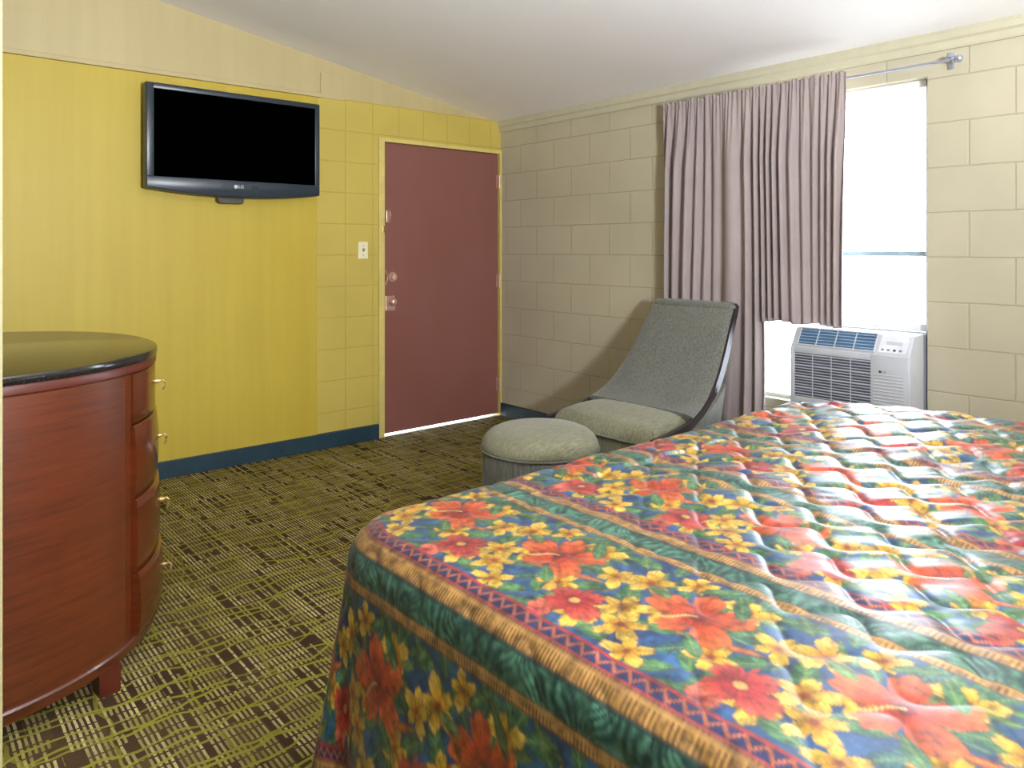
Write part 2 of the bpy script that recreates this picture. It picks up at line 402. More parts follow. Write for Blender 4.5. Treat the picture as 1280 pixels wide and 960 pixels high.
pts = [(X0+.004, 1.665), (X1-.004, 1.665)]
for i in range(25):
    u = i/24; x = (X1-.004)+(X0-X1+.008)*u; pts.append((x, 1.608-.034*(1-(2*u-1)**2)))
prism(bm, pts, 'y', -.131, -.12, .004)
TV.append(new_obj('bezel', bm, M_TVBODY, tv, angle=35))
bm = bmesh.new(); cyl(bm, (-2.078, -.131, 1.630), (-2.078, -.1325, 1.630), .011, None, 24); TV.append(new_obj('logo', bm, M_LOGO, tv))
MT = Matrix.Translation((-2.064, -.1315, 1.6305)) @ Matrix.Rotation(PI/2, 4, 'X')
TV.append(text_mesh('lettering', 'LG', .026, M_LOGO, tv, MT))
bm = bmesh.new(); box(bm, -1.985, -1.945, -.1318, -.13, 1.618, 1.640, .0008); TV.append(new_obj('sensor_window', bm, plain('dark_blue_sensor', (20, 34, 58), .2, .5), tv))
local(tv, *TV)
bm = bmesh.new(); prism(bm, [(-2.165, 1.59), (-2.155, 1.545), (-2.14, 1.535), (-2.02, 1.535), (-2.01, 1.545), (-2.01, 1.59)], 'y', -.075, -.055, .003)
box(bm, -2.155, -2.02, -.072, -.012, 1.55, 1.562); box(bm, -2.12, -2.03, -.030, -.0125, 1.58, 1.95, .003); box(bm, -2.16, -2.02, -.0455, -.02, 1.74, 1.95, .002)
tag(new_obj('wall_bracket', bm, M_TVGREY), 'dark grey bracket showing below the wall television', 'bracket')

# ------------------------------------------------------------------ light switch
sw = thing('light_switch', 'small ivory light switch plate beside the red door', 'switch', (-1.188, 0, 1.265))
SWP = []
bm = bmesh.new(); box(bm, -1.224, -1.152, -.007, .001, 1.208, 1.322, .003); SWP.append(new_obj('plate', bm, M_PLATE, sw))
bm = bmesh.new(); prism(bm, [(-.006, 1.255), (-.02, 1.272), (-.018, 1.278), (-.006, 1.277)], 'x', -1.194, -1.182); SWP.append(new_obj('toggle', bm, M_SWGREY, sw))
for z in (1.296, 1.234):
    bm = bmesh.new(); cyl(bm, (-1.188, -.006, z), (-1.188, -.0085, z), .004, None, 12); SWP.append(new_obj('screw', bm, M_SWGREY, sw))
local(sw, *SWP)

# ------------------------------------------------------------------ dresser (half-oval chest against the left wall)
CX, CY, EA, EB, EN = -3.598, -1.525, .680, .645, 2/2.25
ds = thing('dresser', 'bow-fronted cherry wood chest of drawers with black stone top', 'dresser', (CX+.3, CY, 0))
DS = []
def ell(th, off=0., z=0.):
    c, q = math.cos(th), math.sin(th)
    return (CX+(EA+off)*abs(c)**EN, CY+(EB+off)*math.copysign(abs(q)**EN, q), z)
def half_oval(bm, off, z0, z1, n=72, rings=None):
    ths = [-PI/2+PI*i/n for i in range(n+1)]
    zs = rings or [(z0, off), (z1, off)]
    rows = []
    for z, of in zs:
        rows.append([(CX+.001, CY-(EB+of), z)] + [ell(t, of, z) for t in ths[1:-1]] + [(CX+.001, CY+(EB+of), z)])
    V = sheet(bm, rows, close_u=True); bm.faces.new(V[0][::-1]); bm.faces.new(V[-1])
def arc_slab(bm, t0, t1, z0, z1, o0, o1, n=28, bev=.004, bulge=0.):
    ths = [t0+(t1-t0)*i/n for i in range(n+1)]
    prof = [(z0+.0, o0), (z0, o1-bev), (z0+bev, o1)]
    for k in range(1, 6): u = k/6; prof.append((z0+bev+(z1-z0-2*bev)*u, o1+bulge*math.sin(PI*u)))
    prof += [(z1-bev, o1), (z1, o1-bev), (z1, o0)]
    rows = [[ell(t, o, z) for (z, o) in prof] for t in ths]
    V = sheet(bm, rows, close_u=True); bm.faces.new(V[0]); bm.faces.new(V[-1][::-1])
TS = math.radians(44.5)
bm = bmesh.new(); half_oval(bm, -.012, .088, .907); DS.append(new_obj('carcass', bm, M_CHERRYD, ds, angle=40))
for sgn in (-1, 1):
    bm = bmesh.new(); a, b = sorted((sgn*TS, sgn*math.radians(89.9)))
    arc_slab(bm, a, b, .106, .898, -.013, .001, 40, .002); DS.append(new_obj('side_panel', bm, M_CHERRY, ds, angle=40))
    bm = bmesh.new(); a, b = sorted((sgn*(TS-.006), sgn*math.radians(41.3)))
    arc_slab(bm, a, b, .106, .898, -.013, -.001, 6, .002); DS.append(new_obj('stile', bm, M_CHERRY2, ds, angle=40))
bm = bmesh.new(); half_oval(bm, 0, 0, 0, rings=[(.898, .0), (.902, .004), (.920, .005), (.926, .002)]); DS.append(new_obj('top_moulding', bm, M_CHERRYD, ds, angle=40))
bm = bmesh.new(); half_oval(bm, 0, 0, 0, rings=[(.926, .002), (.927, .006), (.931, .008), (.946, .008), (.950, .006), (.951, .003)], n=96); DS.append(new_obj('stone_top', bm, M_STONE, ds, angle=40))
bm = bmesh.new(); half_oval(bm, 0, 0, 0, rings=[(.072, -.004), (.074, .004), (.098, .006), (.103, .010), (.109, .006), (.110, .0)]); DS.append(new_obj('base_moulding', bm, M_CHERRY, ds, angle=40))
zc = [(.745, .896), (.523, .741), (.303, .519), (.110, .299)]
for i, (z0, z1) in enumerate(zc):
    o1 = (.002, .006, .013, .020)[i]
    bm = bmesh.new(); tt = math.radians(40.8); arc_slab(bm, -tt, tt, z0, z1, -.014, o1, 36, .004, (.0, .007, .004, .006)[i])
    d = new_obj('drawer', bm, M_CHERRY2, ds, angle=50); DS.append(d)
    for sgn in (-1, 1):
        th = math.radians(17)*sgn; zm = (.832, .650, .436, .217)[i]
        bm = bmesh.new(); p = Vector(ell(th, o1+.003, zm)); nrm = Vector((math.cos(th)/EA, math.sin(th)/EB, 0)).normalized(); tg = Vector((-nrm.y, nrm.x, 0))
        cyl(bm, p-nrm*.004, p+nrm*.012, .010, .006, 14)
        tube(bm, [p+nrm*.010, p+nrm*.020+Vector((0, 0, .004)), p+nrm*.027-Vector((0, 0, .004)), p+nrm*.026-Vector((0, 0, .02)), p+nrm*.020-Vector((0, 0, .03))], .0034, 8)
        tube(bm, [p+nrm*.026-Vector((0, 0, .012))+tg*k*.008 for k in range(-3, 4)], .0032, 8)
        h = new_obj('handle', bm, M_BRASS, d, angle=50); DS.append(h)
for (lx, ly) in ((-3.148, -2.02), (-3.02, -1.76), (-3.02, -1.28), (-3.148, -1.03)):
    bm = bmesh.new(); b2 = bmesh.new()
    bmesh.ops.create_cone(b2, cap_ends=True, segments=4, radius1=.038, radius2=.042, depth=.078)
    join(bm, b2, Matrix.Translation((lx, ly, .039)) @ Matrix.Rotation(PI/4+.12, 4, 'Z')); DS.append(new_obj('leg', bm, M_CHERRYD, ds))
local(ds, *DS)

# ------------------------------------------------------------------ ottoman
ot = thing('ottoman', 'round olive-grey upholstered ottoman in front of the slipper chair', 'ottoman', (-1.272, -1.803, 0))
OT = []
R = .272
def lathe(bm, prof, c, n=64, wob=0.):
    rows = [[(c[0]+r*math.cos(2*PI*k/n)*(1+wob*math.sin(5*2*PI*k/n)), c[1]+r*math.sin(2*PI*k/n)*(1+wob*math.sin(4*2*PI*k/n)), z) for k in range(n)] for r, z in prof]
    V = sheet(bm, rows, close_u=True); bm.faces.new(V[0][::-1]); bm.faces.new(V[-1])
bm = bmesh.new(); lathe(bm, [(R-.01, .032), (R-.004, .036), (R-.003, .16), (R-.002, .345), (R-.005, .348)], (-1.272, -1.803)); OT.append(new_obj('skirt', bm, M_UPH, ot, angle=50))
bm = bmesh.new(); lathe(bm, [(R-.006, .347), (R+.002, .352), (R+.003, .362), (R-.002, .380), (R-.014, .402), (R-.036, .422), (R-.07, .437), (R-.12, .446), (R-.2, .451), (.01, .453)], (-1.272, -1.803)); OT.append(new_obj('cushion_top', bm, M_UPHT, ot, angle=60))
bm = bmesh.new(); n = 64; tube(bm, [(-1.272+(R+.004)*math.cos(2*PI*k/n), -1.803+(R+.004)*math.sin(2*PI*k/n), .348) for k in range(n+1)], .0045, 8); OT.append(new_obj('piping', bm, M_UPH, ot, True))
for k in range(4):
    a = PI/4+k*PI/2; bm = bmesh.new(); cyl(bm, (-1.272+.2*math.cos(a), -1.803+.2*math.sin(a), 0), (-1.272+.2*math.cos(a), -1.803+.2*math.sin(a), .034), .02, .024, 14); OT.append(new_obj('foot', bm, M_RAILWOOD, ot))
local(ot, *OT); ot.location.x -= .014; ot.location.y -= .035

# ------------------------------------------------------------------ slipper chair
ch = thing('slipper_chair', 'armless olive-grey slipper chair with swooping dark wood rails below the curtain', 'chair', (-.62, -1.855, 0))
CH = []
YC = -1.858
up = [(-.155, .985), (-.205, .905), (-.262, .815), (-.325, .715), (-.386, .632), (-.444, .570), (-.504, .518), (-.570, .480), (-.648, .452), (-.74, .430), (-.84, .414), (-.955, .402)]
def resample(p, n):
    p = [Vector((a, b)) for a, b in p]
    for _ in range(2):
        q = [p[0]]
        for a, b in zip(p, p[1:]): q += [a*.75+b*.25, a*.25+b*.75]
        q.append(p[-1]); p = q
    L = [0]
    for a, b in zip(p, p[1:]): L.append(L[-1]+(b-a).length)
    out = []
    for i in range(n):
        d = L[-1]*i/(n-1); k = max(j for j in range(len(L)) if L[j] <= d+1e-9); k = min(k, len(p)-2)
        f = (d-L[k])/max(1e-9, L[k+1]-L[k]); out.append(p[k].lerp(p[k+1], f))
    return out
prof = resample(up, 48)
def hw(i): u = i/47.; return .272 + (.362-.272)*min(1, u/.75)**1.1           # half width grows towards the seat
def nrm2(i):
    a, b = prof[max(0, i-1)], prof[min(47, i+1)]; d = (b-a).normalized(); return Vector((d.y, -d.x)) if Vector((d.y, -d.x)).y < 0 else Vector((-d.y, d.x))
for sgn in (-1, 1):                                                   # side rails, a bent board either side
    rows = []
    for i, p in enumerate(prof):
        u = i/47.; w = .034*(1-u)+.012*u+.026*math.sin(PI*min(1, u*1.02))**.8  # top end widened so the dark wood stands in for the shaded back edge
        q = p + nrm2(i)*w; yo = YC+sgn*hw(i); yi = YC+sgn*(hw(i)-.030)
        rows.append([(p.x, yo, p.y), (p.x, yi, p.y), (q.x, yi, q.y), (q.x, yo, q.y)])
    bm = bmesh.new(); V = sheet(bm, rows, close_u=True); bm.faces.new(V[0]); bm.faces.new(V[-1][::-1])
    bmesh.ops.recalc_face_normals(bm, faces=bm.faces[:]); bmesh.ops.bevel(bm, geom=[e for e in bm.edges if len(e.link_faces) == 2 and e.calc_face_angle(0) > 1.], offset=.004, segments=2, affect='EDGES')
    CH.append(new_obj('side_rail', bm, M_RAILWOOD, ch, angle=40))
    # upholstered side below the rail
    low = [(p+nrm2(i)*.03) for i, p in enumerate(prof) if p.x < -.40]
    pts = [(p.x, p.y) for p in low] + [(-.945, .13), (-.50, .13), (-.452, .30)]
    bm = bmesh.new(); a, b = sorted((YC+sgn*.335, YC+sgn*.355)); prism(bm, pts, 'y', a, b); CH.append(new_obj('side_panel', bm, M_UPH, ch))
# backrest pad between the rails
rows = []
NB = 34
for i in range(NB):
    p = prof[i]; nn = nrm2(i); h = hw(i)-.004; rows.append([])
    front = []
    for k in range(25):
        v = -1+2*k/24; cr = (1-abs(v)**6)**.5
        q = p - nn*(.006+.016*cr*min(1, (i+1)/6)); front.append((q.x, YC+v*h*.985, q.y))
    back = []
    for k in range(25):
        v = 1-2*k/24; q = p + nn*(.052 if i > 1 else .04); back.append((q.x, YC+v*(h-.034), q.y))
    rows[-1] = front+back
bm = bmesh.new(); V = sheet(bm, rows, close_u=True); bm.faces.new(V[0]); bm.faces.new(V[-1][::-1])
CH.append(new_obj('backrest', bm, M_UPH, ch, angle=50))
# rounded top roll
bm = bmesh.new(); rows = []
for k in range(33):
    v = -1+2*k/32; e = (1-abs(v)**8)**.5; c = Vector((-.163, YC+v*.272, .962+.0*e)); rr = .030*max(.25, e)
    rows.append([(c.x+rr*1.05*math.cos(2*PI*j/14), c.y, c.z+rr*.9*math.sin(2*PI*j/14)) for j in range(14)])
V = sheet(bm, rows, close_u=True); bm.faces.new(V[0]); bm.faces.new(V[-1][::-1]); CH.append(new_obj('head_roll', bm, M_UPH, ch, angle=60))
# seat cushion, crowned, with a rounded front
rows = []
NS = 26
for i in range(NS):
    u = i/(NS-1); x = -.972+.59*u; row = []
    ru = min(1, (u*.60)/.05); hwid = .329 - .050*max(0, u-.4)
    edge = (1-(1-ru)**2)**.5
    zt =   .370+(.066+.026*math.sin(PI*min(1, u*1.1)))*edge
    M = 28
    for k in range(M+1):
        v = -1+2*k/M; e = max(0, 1-abs(v)**10)**.5
        row.append((x+(.0 if u > .1 else .03*abs(v)**6), YC+v*hwid, .30+(zt-.30)*(.45+.55*e)+.012*(1-v*v)*edge))
    for k in range(M+1):
        v = 1-2*k/M; row.append((x, YC+v*hwid, .285))
    rows.append(row)
bm = bmesh.new(); V = sheet(bm, rows, close_u=True); bm.faces.new(V[0]); bm.faces.new(V[-1][::-1]); seat = new_obj('seat_cushion', bm, M_UPHT, ch, angle=55); CH.append(seat)
bm = bmesh.new(); tube(bm, [(-.975+.03*abs(v)**6, YC+v*.322, .372) for v in [-1+2*k/30 for k in range(31)]], .005, 8); CH.append(new_obj('piping', bm, M_UPH, seat, True))
bm = bmesh.new(); box(bm, -.955, -.46, YC-.333, YC+.333, .12, .288, .01); CH.append(new_obj('seat_base', bm, M_UPH, ch))
for lx in (-.92, -.52):
    for s in (-1, 1):
        bm = bmesh.new(); cyl(bm, (lx+(.03 if lx > -.6 else -.0), YC+s*.30, 0), (lx, YC+s*.29, .122), .014, .024, 12); CH.append(new_obj('leg', bm, M_RAILWOOD, ch))
local(ch, *CH); ch.location.x -= .014; ch.location.y -= .04

# ------------------------------------------------------------------ curtain and rod
XC = -.055
rd = thing('curtain_rod', 'thin pewter curtain rod above the window with round end finial', 'curtain rod', (XC, -2.4, 2.105))
RD = []
bm = bmesh.new(); cyl(bm, (XC, -3.175, 2.105), (XC, -1.66, 2.105), .006, None, 14); RD.append(new_obj('rod', bm, M_RODM, rd, angle=40))
for y, s in ((-3.175, -1), (-1.66, 1)):
    bm = bmesh.new(); cyl(bm, (XC, y, 2.105), (XC, y+s*.012, 2.105), .013, .013, 14); ball(bm, (XC, y+s*.026, 2.105), .017); RD.append(new_obj('finial', bm, M_RODM, rd, angle=50))
for y in (-3.15, -1.70):
    bm = bmesh.new(); box(bm, -.006, -.0005, y-.013, y+.013, 2.075, 2.15, .002); tube(bm, [(-.004, y, 2.125), (-.04, y, 2.122), (XC, y, 2.117)], .006, 8); RD.append(new_obj('bracket', bm, M_RODM, rd, angle=40))
local(rd, *RD)

def fold(y, z):
    """cloth offset of the pleats: irregular, deeper below the heading"""
    q = (y+1.6)*-1.0
    ph = 2*PI*(q/.058 + .60*math.sin(q*7.3) + .40*math.sin(q*17.1+1.) + .3*math.sin(z*1.1+q*6))
    fall = min(1., max(0., (2.09-z)/.35))
    amp = .0045+.021*fall*(.75+.45*math.sin(q*11+.6))
    sharp = math.sin(ph+.35*math.sin((z)*1.6+q*5)*fall)
    a = math.copysign(abs(sharp)**.75, sharp)*amp
    a += .012*fall*math.sin(2*PI*q/.31+z*.6)
    small = (1-fall)*.0035*math.sin(2*PI*q/.023+2*math.sin(q*30))
    return a+small
bm = bmesh.new(); NYC, NZC = 560, 60
rows = []
SPL = -2.268                                                         # right of this the hem is turned up above the cooler
def curtain_pt(y, z, zb):
    fall = (2.12-z)/2.1
    wide = -1.612 - (y+1.612)*-1*1.0
    yy = y + .02*fall*math.sin((y+1.6)*4) + (.016*fall if y > -1.9 else 0)
    pin = .55 if 2.088 < z < 2.12 else 1.
    return (XC-.008+(fold(y, z)*pin) - (.020 if z > 2.08 else .020+.008*min(1, (2.08-z)*3)), yy, z)
ys = [-1.618 - (2.716-1.618)*i/NYC for i in range(NYC+1)]
V = []
for y in ys:
    if y > SPL: zb = .045+.006*math.sin(y*40)
    else: zb = .897+.006*math.sin(y*31)+.010*(y-SPL)
    zt = 2.136+.004*math.sin(y*130)+.003*math.sin(y*61)
    zs = [zt-(zt-2.0)*k/14 for k in range(14)] + [2.0+(zb-2.0)*k/46 for k in range(47)]
    V.append((y, zs))
rows = [[curtain_pt(y, z, 0) for z in zs] for y, zs in V]
split = max(i for i, y in enumerate(ys) if y > SPL)
va = [[bm.verts.new(p) for p in r] for r in rows]
for i in range(NYC):
    for k in range(len(rows[0])-1):
        if i == split and rows[i+1][k+1][2] < rows[i][k][2]+9 and k >= 0:
            # the long part and the turned-up part join only above the hem
            pass
        if i == split: continue
        bm.faces.new((va[i][k], va[i+1][k], va[i+1][k+1], va[i][k+1]))
# close the seam between both parts above the upper hem
up_l = [v for v in va[split] if v.co.z > .88]; up_r = va[split+1]
pl, pr = 0, 0
while pl < len(up_l)-1 or pr < len(up_r)-1:
    adv_l = pl < len(up_l)-1 and (pr == len(up_r)-1 or up_l[pl+1].co.z > up_r[pr+1].co.z)
    if adv_l: bm.faces.new((up_l[pl], up_r[pr], up_l[pl+1])); pl += 1
    else: bm.faces.new((up_l[pl], up_r[pr], up_r[pr+1])); pr += 1
cu = new_obj('curtain', bm, M_CURTAIN, smooth=True)
md = cu.modifiers.new('thick', 'SOLIDIFY'); md.thickness = .0018; md.offset = 0
tag(cu, 'taupe pleated curtain gathered on the rod left of the bright window', 'curtain')

# ------------------------------------------------------------------ air conditioner
ac = thing('air_conditioner', 'white air conditioner unit set in the window behind the bed', 'air conditioner', (-.05, -2.765, .50))
AC = []
AY0, AY1, AZ0, AZ1 = -3.046, -2.482, .505, .886
XF = -.190
bm = bmesh.new(); prism(bm, [(XF+.008, AZ0), (XF+.008, .795), (-.128, AZ1-.004), (-.02, AZ1), (-.02, AZ0)], 'y', AY0, AY1, .010, 3)
AC.append(new_obj('casing', bm, M_WHITEPL, ac, angle=35))
bm = bmesh.new(); box(bm, -.03, .30, AY0-.0, AY1+.0, AZ0+.004, AZ1-.004, .004); AC.append(new_obj('sleeve', bm, M_ACSIDE, ac))
GY0, GY1, GZ0, GZ1 = -2.878, -2.506, .548, .762
bm = bmesh.new()                                                     # front panel round the intake
box(bm, XF, XF+.012, AY0+.004, GY0, AZ0+.004, .792, .003); box(bm, XF, XF+.012, GY1, AY1-.004, AZ0+.004, .792, .003)
box(bm, XF, XF+.012, GY0, GY1, AZ0+.004, GZ0, .003); box(bm, XF, XF+.012, GY0, GY1, GZ1, .792, .003)
for k in range(13): z = AZ0+.02+k*.0145; box(bm, XF-.0025, XF+.004, AY0+.02, GY0-.012, z, z+.006, .002, 1)
fp = new_obj('front_panel', bm, M_WHITEPL, ac, angle=35); AC.append(fp)
bm = bmesh.new(); box(bm, XF+.0075, XF+.0095, GY0, GY1, GZ0, GZ1); gb = new_obj('intake_grille', bm, M_ACGREY, ac); AC.append(gb)
for k in range(16):
    z = GZ0+.006+(GZ1-GZ0-.012)*k/15; bm = bmesh.new(); w = .0052 if k % 4 == 3 else .0026
    box(bm, XF+.0005, XF+.008, GY0, GY1, z-w/2, z+w/2); s = new_obj('slat', bm, M_WHITEPL, gb); AC.append(s)
for k in range(1, 4):
    y = GY0+(GY1-GY0)*k/4; bm = bmesh.new(); box(bm, XF+.003, XF+.008, y-.0012, y+.0012, GZ0, GZ1); AC.append(new_obj('rib', bm, M_WHITEPL, gb))
# outlet and controls lie on the sloping top face
a0 = Vector((XF+.008, 0, .795)); a1 = Vector((-.128, 0, AZ1-.004)); ud = (a1-a0).normalized(); nd = Vector((-ud.z, 0, ud.x))
LEN = (a1-a0).length
def slope_box(bm, y0, y1, u0, u1, n0, n1, bev=0.):
    b2 = bmesh.new(); box(b2, u0, u1, y0, y1, n0, n1, bev, 1)
    Mx = Matrix(((ud.x, 0, nd.x, a0.x), (0, 1, 0, 0), (ud.z, 0, nd.z, a0.z), (0, 0, 0, 1)))
    join(bm, b2, Mx)
OY0, OY1 = -2.885, -2.520
bm = bmesh.new(); slope_box(bm, OY0, OY1, .012, LEN-.006, .0, .0012); ob = new_obj('air_outlet', bm, M_SLATBLUE, ac); AC.append(ob)
bm = bmesh.new(); slope_box(bm, OY0-.008, OY1+.006, .004, .012, 0, .006, .002); slope_box(bm, OY0-.008, OY0, .004, LEN-.002, 0, .006, .002); slope_box(bm, OY1, OY1+.006, .004, LEN-.002, 0, .006, .002); slope_box(bm, OY0-.008, OY1+.006, LEN-.006, LEN+.001, 0, .006, .002)
AC.append(new_obj('outlet_frame', bm, M_WHITEPL, ob))
for k in range(5):
    u = .022+(LEN-.038)*k/4; bm = bmesh.new(); slope_box(bm, OY0, OY1, u-.0016, u+.0016, .001, .005); AC.append(new_obj('louvre', bm, plain('pale_blue_louvre', (150, 178, 205), .4, .5) if k == 0 else AC[-1].data.materials[0], ob))
for k in range(1, 4):
    y = OY0+(OY1-OY0)*k/4; bm = bmesh.new(); slope_box(bm, y-.002, y+.002, .012, LEN-.006, .001, .0055); AC.append(new_obj('divider', bm, M_WHITEPL, ob))
bm = bmesh.new(); slope_box(bm, AY0+.018, OY0-.022, .010, LEN-.008, 0, .002, .001); cp = new_obj('control_panel', bm, plain('pale_grey_control_panel', (228, 230, 238), .35, .5), ac); AC.append(cp)
for k in range(4):
    y = OY0-.04-k*.026; bm = bmesh.new(); slope_box(bm, y-.006, y+.006, .018, .028, .002, .0035, .001); AC.append(new_obj('button', bm, M_ACDARK if k == 2 else M_ACSIDE, cp))
bm = bmesh.new(); slope_box(bm, AY0+.04, OY0-.05, .05, .066, .002, .003, .001); AC.append(new_obj('display', bm, M_WHITEPL, cp))
bm = bmesh.new(); cyl(bm, (XF, -2.922, .716), (XF-.0015, -2.922, .716), .006, None, 18); AC.append(new_obj('logo', bm, M_ACDARK, ac))
MA = Matrix.Translation((XF-.001, -2.932, .716)) @ Matrix(((0, 0, -1, 0), (-1, 0, 0, 0), (0, 1, 0, 0), (0, 0, 0, 1)))
AC.append(text_mesh('lettering', 'LG', .015, M_ACSIDE, ac, MA))
local(ac, *AC)

# ------------------------------------------------------------------ bed under the spread
BX0, BX1, BYF, BYH, BZ = -2.93, -.92, -2.925, -5.08, .692
bd = thing('bed', 'wide bed base and mattress hidden under the flowered bedspread', 'bed', ((BX0+BX1)/2, -4.0, 0))
M_TICK = plain('white_mattress_ticking', (224, 220, 210), .8, .2)
BD = []
bm = bmesh.new(); box(bm, BX0+.045, BX1-.045, BYH, BYF-.045, .38, .655, .05, 4); BD.append(new_obj('mattress', bm, M_TICK, bd, angle=40))
bm = bmesh.new(); box(bm, BX0+.055, BX1-.055, BYH, BYF-.055, .0, .378, .01); BD.append(new_obj('box_base', bm, M_CHERRYD, bd))
bm = bmesh.new(); box(bm, BX0, BX1, BYH-.06, BYH-.005, .0, .80, .015); BD.append(new_obj('headboard', bm, M_CHERRY, bd))
local(bd, *BD)

# ------------------------------------------------------------------ bedspread: cloth grid with a printed pattern and quilting
rng = np.random.RandomState(3)
LAT = rng.rand(256, 256)
def vnoise(x, y):
    xi = np.floor(x).astype(int); yi = np.floor(y).astype(int); fx = x-xi; fy = y-yi
    fx = fx*fx*(3-2*fx); fy = fy*fy*(3-2*fy)
    g = lambda a, b: LAT[a % 256, b % 256]
    return (g(xi, yi)*(1-fx)+g(xi+1, yi)*fx)*(1-fy)+(g(xi, yi+1)*(1-fx)+g(xi+1, yi+1)*fx)*fy
def fbm(x, y, o=4):
    s = 0; a = .5; n = 0
    for k in range(o): s = s+a*vnoise(x*2**k+17.3*k, y*2**k+5.1*k); n += a; a *= .55
    return s/n
DROP = .60; RC, RE = .17, .07
REACH = RC-RE+RE*PI/2+DROP                                           # cloth length beyond the inner rectangle
IX0, IX1, IY = BX0+RC, BX1-RC, BYF-RC
def seq(*segs):
    out = []
    for a, b, step in segs:
        n = max(1, int(round((b-a)/step))); out += [a+(b-a)*i/n for i in range(n)]
    out.append(segs[-1][1]); return np.array(out)
S = seq((IX0-REACH, -2.25, .0036), (-2.25, -1.75, .005), (-1.75, IX1+.1, .0075), (IX1+.1, IX1+REACH, .02))
T = seq((BYH+.02, -4.35, .008), (-4.35, -3.75, .0042), (-3.75, IY+.05, .0036), (IY+.05, IY+REACH, .0042))
s, t = np.meshgrid(S, T, indexing='ij')
al = np.maximum(0, IX0-s); ar = np.maximum(0, s-IX1); a = al+ar; sg = np.where(ar > 0, 1., -1.)
b = np.maximum(0, t-IY)
pn = 5.
d = (a**pn+b**pn)**(1/pn)
hyp = np.hypot(a, b); hyp[hyp == 0] = 1
dx, dy = sg*a/hyp, b/hyp
flat = RC-RE
ang = np.clip((d-flat)/RE, 0, PI/2); drop = np.maximum(0, d-flat-RE*PI/2)
corner = np.where((a > 0) & (b > 0), 2*np.minimum(a, b)/np.maximum(1e-6, a+b), 0.)
drop = np.minimum(drop, .606)
# perimeter coordinate for the hanging folds
per = np.where(a > 0, t, 0)*1.0 + np.where(b > 0, s, 0)*sg*-1.
per = np.where((a > 0) & (b > 0), IY+np.arctan2(b, a)*.45, np.where(a > 0, np.minimum(t, IY), IY+.7+(s-IX0)))
k1 = np.sin(per*2*PI/.37+.6)+.5*np.sin(per*2*PI/.21+2.)
ripple = .020*np.clip(drop/.5, 0, 1)**1.3*k1 + .022*corner*np.clip(drop/.4, 0, 1)*np.sin(np.arctan2(b, a)*4.-.6)
out = np.where(d < flat, d, flat+RE*np.sin(ang)) + drop*.11 + ripple
z = BZ - RE*(1-np.cos(ang)) - drop*.985
x = np.clip(s, IX0, IX1)+dx*out; y = np.minimum(t, IY)+dy*out
nx, ny, nz = dx*np.sin(ang), dy*np.sin(ang), np.cos(ang)
# quilting stitched in waving lines, and loose rumples towards the middle
PIT, AMP, LW = .105, .030, .150
def stitch(s, t):
    k = np.floor(s/PIT); best = np.full(s.shape, 9.)
    w = .012*(fbm(s*4, t*4, 2)-.5)
    for j in (-1, 0, 1, 2):
        kk = k+j; line = kk*PIT+AMP*np.sin(2*PI*t/LW+kk*PI)
        slope = AMP*2*PI/LW*np.cos(2*PI*t/LW+kk*PI)
        best = np.minimum(best, np.abs(s+w-line)/np.sqrt(1+slope**2))
    return best
qd = stitch(s, t)
mid = np.clip((s+2.62)/.45, 0, 1)*np.clip((t+4.6)/.2, 0, 1)
puff = 1-np.exp(-(qd/.011)**1.1)
hq = (.0030+.0055*mid)*puff
ru = s*.76-t*.65; rv = s*.65+t*.76
rump = (fbm(ru*5, rv*16, 3)-.5)*.015*mid*(.35+.65*np.clip(ru*.0+1, 0, 1)) + (fbm(s*2.4+3, t*2.4, 2)-.5)*.03*np.clip(mid+.25, 0, 1)
sag = -.010*np.exp(-((s-(-1.95))/.5)**2)
rise = .045*np.clip((-2.95-t)/.5,0,1)*np.clip((s+1.9)/.8,0,1)*(b == 0)
h = rise+hq*(1-.3*np.clip(drop*4, 0, 1)) + (rump)*np.clip(1-ang/1.2, 0, 1)+sag*(b == 0)
x = x+nx*h; y = y+ny*h; z = z+nz*h
z = np.maximum(z, .012)

stitched = qd
# ---- printed pattern in cloth coordinates: inner-to-outer border bands and floral fields repeating every PER
PER, BW = .45, .14
S0 = -2.41                                                            # inner side of one border
u = np.mod(S0-s, PER); band = np.floor((S0-s)/PER)                      # u grows towards the near side
sL = lambda c: np.array(lin(c))
colr = np.zeros(s.shape+(3,))
TP = .31
tt = t + band*.11
def wrap(v, P): return v-P*np.round(v/P)
def put(mask, c):
    m = np.clip(mask, 0, 1)[..., None]
    colr[...] = colr*(1-m)+np.asarray(c)*m
def put_n(mask, c1, c2, f):
    f = np.clip(f, 0, 1)[..., None]; put(mask, np.asarray(sL(c1))*(1-f)+np.asarray(sL(c2))*f)
def sm(v, w=.0022): return np.clip(.5-v/w*.5, 0, 1)                    # 1 where v<0
n1 = fbm(s*30, t*30); n2 = fbm(s*90+9, t*90, 3); n3 = fbm(s*9+4, t*9, 3)
put_n(np.ones(s.shape), (28, 58, 108), (64, 108, 150), n3*1.6-.3+.5*(n2-.5))
wob = .0035*(fbm(s*14, t*14, 2)-.5)
def motif(cu, ct):
    return wrap(u-cu, PER)+wob, wrap(tt-ct, TP)+wob
FU = BW+.0
